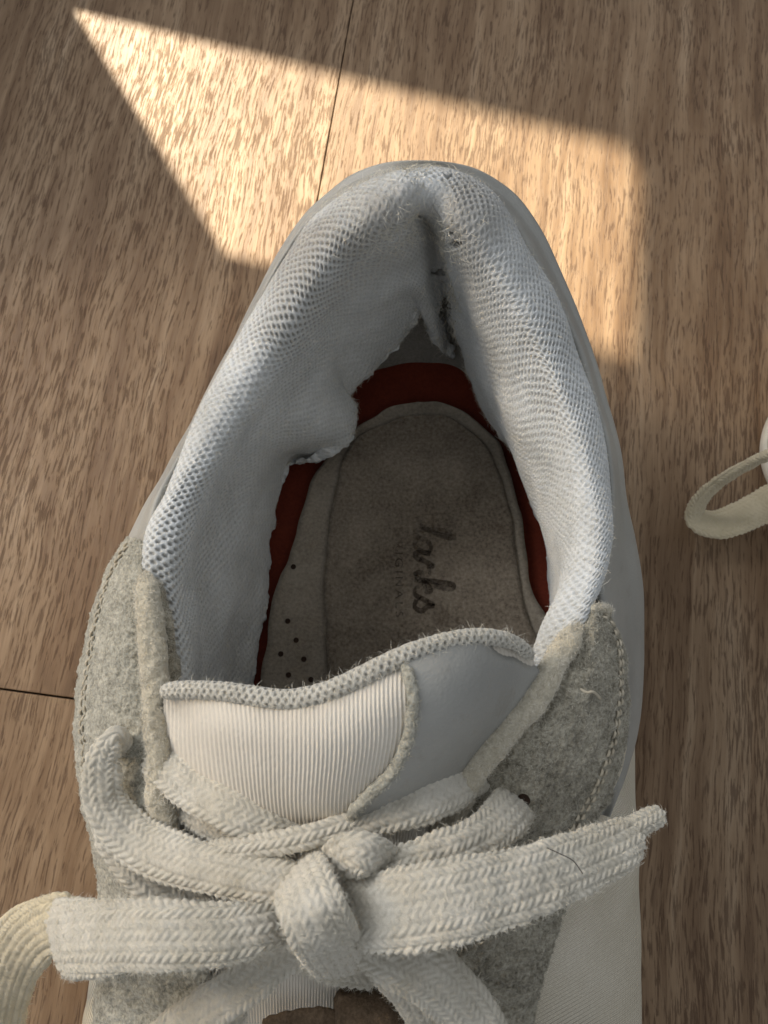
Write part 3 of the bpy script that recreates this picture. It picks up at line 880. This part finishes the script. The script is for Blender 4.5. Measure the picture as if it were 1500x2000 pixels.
# leather panel over the right half, lying on the ribbed cloth
bound = [(788,1300),(802,1350),(800,1400),(788,1450),(762,1500),(722,1540),(692,1575),(676,1620)]
rightb = [(1046,1300),(1050,1330),(1046,1362),(1020,1402),(985,1440),(955,1478),(930,1520),(905,1580)]
def snap(pts, off):
    """drop pixel curves on the tongue surface (along the view ray), lifted by off"""
    g = TS[20:].reshape(-1, 3); n_ = TN[20:].reshape(-1, 3)
    cz = g - np.array((0, 0, CAM_H))
    dep = cz[:, 1] * math.sin(TILT) - cz[:, 2] * math.cos(TILT)
    u = cz[:, 0] / dep * F + 750
    v = 1000 - (cz[:, 1] * math.cos(TILT) + cz[:, 2] * math.sin(TILT)) / dep * F
    r = []
    for q in pts:
        j = np.argmin((u - q[0]) ** 2 + (v - q[1]) ** 2); r.append(g[j] + n_[j] * off)
    return np.array(r)
lb = crom(np.array(bound, float), 46); rb = crom(np.array(rightb, float), 46)
# upper edge of the panel follows the binding
uu = np.linspace(0, 1, 40)
pts = []
for i in range(46):
    for a in uu:
        x = lb[i, 0] * (1 - a) + rb[i, 0] * a; y = lb[i, 1] * (1 - a) + rb[i, 1] * a
        y -= math.sin(a * math.pi) * 42 * (1 - i / 45.0)
        pts.append((x, y))
LP = snap(pts, 0.0009).reshape(46, 40, 3)
for _ in range(6):       # relax the snapped points
    Q = LP.copy(); Q[1:-1] = (LP[:-2] + 2 * LP[1:-1] + LP[2:]) / 4; LP = Q
    Q = LP.copy(); Q[:, 1:-1] = (LP[:, :-2] + 2 * LP[:, 1:-1] + LP[:, 2:]) / 4; LP = Q
dn = LP[:, :1].copy(); dn[..., 2] -= .0012
LPs = np.concatenate([dn, LP], 1)
grid('leather_panel', crom(crom(LPs, 140, 0), 120, 1), M['leather'], tongue)
sp = snap([tuple(q) for q in lb[::3]], 0.0007)
o_, V_, N_ = tube('panel_trim', sp, .00085, M['suede'], tongue, seg=20, n=200, flat=0.8, taper=0.05, disp=lambda V: vnoise(V, 1500.) * 0.00016)
fibres('trim_fuzz', V_, N_, 1500, .0008, .00006, M['fibre_grey'], o_, .4, .7)
# knit binding along the top edge
bp = [(318,1354,95),(345,1347,97.5),(430,1350,101.5),(500,1360,103.5),(560,1366,104.5),(620,1357,105.6),(680,1334,106.5),(740,1304,107),(800,1276,106.8),(870,1254,105.3),(940,1244,103),(1000,1254,99.5),(1040,1284,95.5)]
bpw = PL(bp)
nb, sb = 760, 40
tb, Lb = arclen_t(bpw, nb)
def knitdisp(V):
    s = np.linspace(0, Lb * 1000, nb)[:, None]; a = np.arange(sb)[None] / sb * 9
    c = np.cos(2 * np.pi * s / 1.15) * np.cos(np.pi * a * 1.0)
    hh = np.clip((c - .1) / .6, 0, 1)
    return -hh * .0003 + vnoise(V, 1800.) * .00008
bo, V_, N_ = tube('tongue_binding', bpw, [.0012,.00135,.0014,.00145,.0014,.00135,.00125,.001], M['knit_binding'], tongue, seg=sb, n=nb, taper=0.03, disp=knitdisp)
cells = np.zeros((nb, sb)); s_ = np.linspace(0, Lb * 1000, nb)[:, None]; a_ = np.arange(sb)[None] / sb * 9
cells = np.clip((np.cos(2 * np.pi * s_ / 1.15) * np.cos(np.pi * a_) - .1) / .6, 0, 1) * 0.9
at = bo.data.attributes.new('cell', 'FLOAT', 'POINT'); at.data.foreach_set('value', np.concatenate([cells.ravel(), [0, 0]]).astype(np.float32))
fibres('binding_fuzz', V_, N_, 1500, .0016, .00005, M['fibre'], bo, .5, .8, np.clip(N_[..., 2], 0, 1) + .01)
# lace keeper on the tongue
def keeper():
    rows = [[(652,1962,81),(668,1950,83.5),(720,1944,84.2),(770,1952,83.5),(786,1968,81)],
            [(648,2000,81),(664,1992,85),(720,1990,85.8),(776,1994,85),(790,2004,81)],
            [(644,2080,80),(662,2075,84),(720,2073,85),(780,2077,84),(794,2084,80)],
            [(640,2140,77),(660,2140,79),(720,2140,80),(782,2140,79),(798,2140,77)]]
    G = np.array([[P(*q) for q in r] for r in rows])
    f0 = G[0] + np.array((0, .0006, -.0025)); G = np.concatenate([f0[None], G], 0)
    G = crom(crom(G, 60, 0), 60, 1); n_ = grid_normals(G); 
    if n_[..., 2].mean() < 0: n_ = -n_
    return grid('lace_keeper', G + n_ * (vnoise(G, 1200.) * .0002)[..., None], M['suede_dark'], tongue)
keeper()
tube('keeper_strip', PL([(520,2010,80),(570,1996,81.5),(620,1990,82),(655,1996,82)]), .0016, M['suede_dark'], tongue, flat=.5, disp=lambda V: vnoise(V, 1200.) * .0002)

# ---- toe box, midsole, outsole
ys = np.linspace(-.058, -.186, 40)
rowsT = []
for y in ys:
    t = (y + .058) / (-.128)
    e = math.sqrt(max(0.0, 1 - max(0, (t - .35) / .65) ** 2.4))
    hw = (.052 + .002 * t) * max(e, .02); h = (.066 - .022 * t) * max(e, .05) ** .6
    cx = -.004 * (1 - t)
    a = np.linspace(0, math.pi, 60)
    rowsT.append(np.stack([cx - hw * np.sign(np.cos(a)) * np.abs(np.cos(a)) ** .75, np.full(60, y), .018 + h * np.abs(np.sin(a)) ** .75 * .92], -1))
TB = np.array(rowsT)
uvt = np.stack(np.broadcast_arrays(np.linspace(0, 130, 40)[:, None], np.linspace(0, 150, 60)[None]), -1)
grid('toe_box', TB, M['canvas'], shoe, uv=uvt)
left_s = [r[0] for r in EL][::-1]
sil = np.concatenate([PL([b for a, b in CLf][::-1][:-1]), PL(left_s[6:]), PL([b for a, b in HC][1:26]), PL([b for a, b in CR][1:])])
sil = sil[:, :2]
toe = np.array([(.050 * math.cos(a) - .002, -.072 + .116 * min(0, math.sin(a))) for a in np.linspace(-0.15, -math.pi + .15, 18)])
ring = np.concatenate([sil, toe])
ring = np.concatenate([ring[:1] * 0 + ring[-1:], ring, ring[:1]])
rc = crom(ring, 400)[1:-1]
def sole(name, levels, mat):
    R = np.concatenate([rc, np.zeros((len(rc), 1))], 1)
    od = outdir(R)
    G = np.stack([np.concatenate([(R + od * o)[:, :2], np.full((len(R), 1), z)], 1) for o, z in levels], 0)
    return grid(name, G, mat, shoe, wrap=True, caps=True)
sole('midsole', [(-.004, .026), (-.0005, .0262), (.0012, .0245), (.002, .016), (.001, .0065), (-.002, .0062)], M['midsole'])
sole('outsole', [(-.002, .0065), (.0012, .0062), (.0016, .003), (-.0005, .0002), (-.003, .0002)], M['outsole'])

# ---- laces
lace = empty('lace'); lace.parent = shoe
def lace_piece(name, pts, parent, mat=None, thick=1.35, col_w=1.22, pitch=1.15, amp=0.37, fuzz=1500, capround=0.06, res=0.19, shear=0.0):
    mat = mat or M['lace']
    pts = np.array(pts, float)
    c = PL(pts)
    dep = np.array([depth_of(q) for q in c])
    wid = pts[:, 3] * dep / F
    roll = np.radians(pts[:, 4]) if pts.shape[1] > 4 else np.zeros(len(pts))
    t, L = arclen_t(c, 10)
    n = max(24, int(L * 1000 / res))
    t, L = arclen_t(c, n)
    C_ = crom(c, n, t=t); wv = np.clip(crom(wid[:, None], n, t=t)[:, 0], .0015, None); rv = crom(roll[:, None], n, t=t)[:, 0]
    T = np.gradient(C_, axis=0); T /= np.linalg.norm(T, axis=1, keepdims=True)
    view = np.array((0, 0, CAM_H + 0.05)) - C_; view /= np.linalg.norm(view, axis=1, keepdims=True)
    S = np.cross(T, view); S /= np.linalg.norm(S, axis=1, keepdims=True); U = np.cross(S, T)
    S, U = S * np.cos(rv)[:, None] + U * np.sin(rv)[:, None], U * np.cos(rv)[:, None] - S * np.sin(rv)[:, None]
    per = 2 * wv.mean() * 1000 + 3
    m = int(per / res)
    a = np.linspace(0, 2 * np.pi, m, endpoint=False)
    ca, sa = np.cos(a), np.sin(a)
    # flattened super-ellipse: evenly spread points across the width
    xw = np.sign(ca) * np.abs(ca) ** 0.9; zt = np.sign(sa) * np.abs(sa) ** 0.55
    e = np.linspace(0, 1, n); k = np.minimum(e, 1 - e) * L / max(capround * L, .0008)
    k = np.clip(k, 0, 1); taper = np.sqrt(np.clip(1 - (1 - k) ** 2, 0, 1)) * .7 + .3
    wv = wv * (1 + .05 * vnoise(C_, 90.))
    wv2 = wv * (0.4 + .6 * taper); tv2 = thick / 1000 * taper
    cup = .00045 * (xw[None] ** 2)          # slight cupping of the band
    V = C_[:, None] + S[:, None] * (xw[None] * wv2[:, None] / 2)[..., None] + U[:, None] * (zt[None] * tv2[:, None] / 2 - cup)[..., None]
    V = V + T[:, None] * ((e ** 3)[:, None] * xw[None] * shear / 1000)[..., None]
    N = grid_normals(V, wrap=True)
    ctr_ = V - C_[:, None]
    if (N * ctr_).sum() < 0: N = -N
    vm = (np.linspace(0, L, n) * 1000)[:, None] + 0 * xw[None]
    um = xw[None] * (wv2[:, None] * 500)
    vm = vm + vnoise(V, 180.) * 0.35 + vnoise(V, 600.) * 0.15
    ci = np.floor(um / col_w + .5); fr = um / col_w + .5 - ci
    sg = np.where(ci % 2 == 0, 1.0, -1.0)
    ph = vm / pitch + sg * (fr - .5) * 1.1 + (ci % 2) * .5
    st = np.abs(np.cos(np.pi * ph)) ** .8
    colp = 1 - (2 * fr - 1) ** 4
    h = (st * colp - .5) * amp / 1000
    ply = np.sin(2 * np.pi * (ph * 3.0 + sg * fr * 2)) * .00002
    V = V + N * (h + ply + vnoise(V, 2000.) * .00010 + vnoise(V, 500.) * .00018 + vnoise(V, 130.) * .0003)[..., None]
    uv = np.stack([vm, um], -1)
    o = grid(name, V, mat, parent, uv=uv, wrap=True, caps=True)
    if fuzz:
        fibres('lace_fuzz', V, N, int(fuzz * 1.7), .0010, .00005, M['fibre'], o, .4, .9, np.clip((N * view[:, None]).sum(-1) + .4, 0, 1) + 1e-6)
    return o
B_ = lace_piece
B_('strand', [(278,1440,84,60),(316,1487,91,74),(372,1535,93.5,85),(450,1580,97,85),(530,1612,97,72),(625,1632,95,60)], lace)
B_('strand', [(310,1510,78,40),(340,1552,86,44),(400,1600,90,55),(480,1645,92,55),(560,1668,92,50)], lace)
B_('strand', [(1015,1460,78,70),(945,1502,89,74),(862,1542,96,88),(780,1576,98.5,85),(690,1608,99,62),(590,1638,99.5,48),(490,1655,98,46),(390,1664,95,40)], lace)
B_('strand', [(205,1560,88,60),(228,1640,88,75),(285,1710,88,85),(370,1785,86,80),(450,1850,83,70)], lace)
B_('strand', [(268,1560,78,40),(252,1500,84,44),(236,1456,90.5,44),(220,1444,93,46),(198,1492,92.8,66),(206,1575,92,84),(262,1640,92,92),(340,1678,94.5,92),(440,1703,97.5,92),(540,1722,99,90),(620,1740,98,80)], lace)
B_('strand', [(1050,1530,76,60),(1022,1556,86,76),(1003,1582,93,88),(960,1622,96.5,82),(900,1654,99,74),(830,1674,100,70),(760,1694,100,70),(690,1710,98,70)], lace)
B_('lace_end', [(615,1820,97,75),(560,1856,97.5,84),(480,1920,95.5,88),(405,1972,92,88),(335,2022,88,84),(270,2075,82,80)], lace)
B_('lace_end', [(690,1830,95,80),(765,1868,96,104),(845,1910,95,118),(905,1970,92,118),(950,2040,89,112),(985,2120,84,100)], lace)
B_('strand', [(680,1835,90,55),(745,1885,92,62),(798,1945,90.5,62),(828,2010,88,60),(850,2090,84,58)], lace)
B_('strand', [(470,1965,86,50),(430,2010,86,50),(380,2070,82,50)], lace)
B_('strand', [(480,1800,84,60),(560,1850,84,64),(650,1885,84.5,66),(740,1900,84,60)], lace)
rl = B_('bow_loop', [(655,1775,99,110),(745,1782,103.5,150),(870,1764,105,150),(1000,1731,103,134),(1105,1697,99.5,114),(1190,1664,96,96),(1236,1642,93.5,74),(1254,1633,92.5,50)], lace, fuzz=2600)
B_('loop_underside', [(740,1770,97.5,110),(1000,1712,97,92),(1170,1650,94.5,70),(1245,1614,91.5,46),(1294,1586,89.5,36)], rl)
ll = B_('bow_loop', [(590,1795,99,66),(520,1812,103.5,92),(440,1825,105,114),(340,1828,105,124),(250,1828,103,130),(180,1830,100,136),(130,1832,96,142),(108,1832,91.5,142),(104,1832,88,136)], lace, fuzz=2600, capround=.012, shear=3.6)
B_('loop_underside', [(165,1800,91,90),(95,1806,88.5,112),(42,1846,77,120),(8,1920,57,114),(-8,2005,37,106),(-14,2100,20,96)], ll, mat=M['lace_b'])
B_('knot', [(628,1735,88,60),(640,1698,97,72),(672,1672,102.5,82),(712,1668,103.5,84),(744,1684,101,80),(758,1715,94,72),(760,1738,87,66)], lace, capround=.02)
B_('knot', [(572,1684,88,100),(578,1696,97,116),(592,1730,105.5,128),(615,1790,108.5,134),(645,1850,105,126),(668,1884,96,112),(676,1898,87,100)], lace, thick=1.6, fuzz=2600, capround=.02)

# loose thread and hair caught on the shoe
tube('loose_thread', PL([(1133,1345,93.2),(1145,1352,94.6),(1160,1352,94.6),(1174,1366,92.8)]), .00022, M['thread'], eyeR, seg=8, n=40, taper=.1)
tube('stray_hair', PL([(1068,1656,103.5),(1095,1668,104.5),(1120,1682,104.5),(1138,1706,102.5)]), .00006, M['hair'], rl, seg=6, n=40)

# ------------------------------------------------------------------ the other sneaker of the pair, mirrored, beyond the right edge
def copy_tree(o, parent, skip=()):
    c = o.copy(); COL.objects.link(c); c.parent = parent
    for ch in list(o.children):
        copy_tree(ch, c, skip)
    return c
other = copy_tree(shoe, None)
tag(other, 'matching sneaker lying mostly out of view, one lace loop trailing on the wood', 'sneaker', group='pair of sneakers')
for ch in other.children:      # its bow is undone: one plain loop instead
    if ch.name.startswith('lace'):
        gone = [ch]
        for g in ch.children:
            gone.append(g); gone += list(g.children)
            for q in g.children: gone += list(q.children)
        for g in set(gone): bpy.data.objects.remove(g)
        break
other.scale = (-1, 1, 1)
other.rotation_euler = (0, 0, math.radians(-90))      # toe points at the first shoe
toe_tip = P(1479, 845, 20)
other.location = (toe_tip[0] + 0.1985, toe_tip[1], 0)
lace2 = empty('lace')
B_('trailing_loop', [(1600,850,52,30,70),(1530,880,42,26,70),(1470,905,32,28,60),(1410,940,22,34,50),(1368,980,14,40,45),(1362,1012,9,52,35),(1400,1024,8,62,25),(1450,1008,10,66,20),(1510,975,16,70,20),(1600,920,30,70,20)], lace2, mat=M['lace_b'], fuzz=600, thick=1.4)
bpy.context.view_layer.update()
lace2.parent = other
lace2.matrix_parent_inverse = other.matrix_world.inverted()
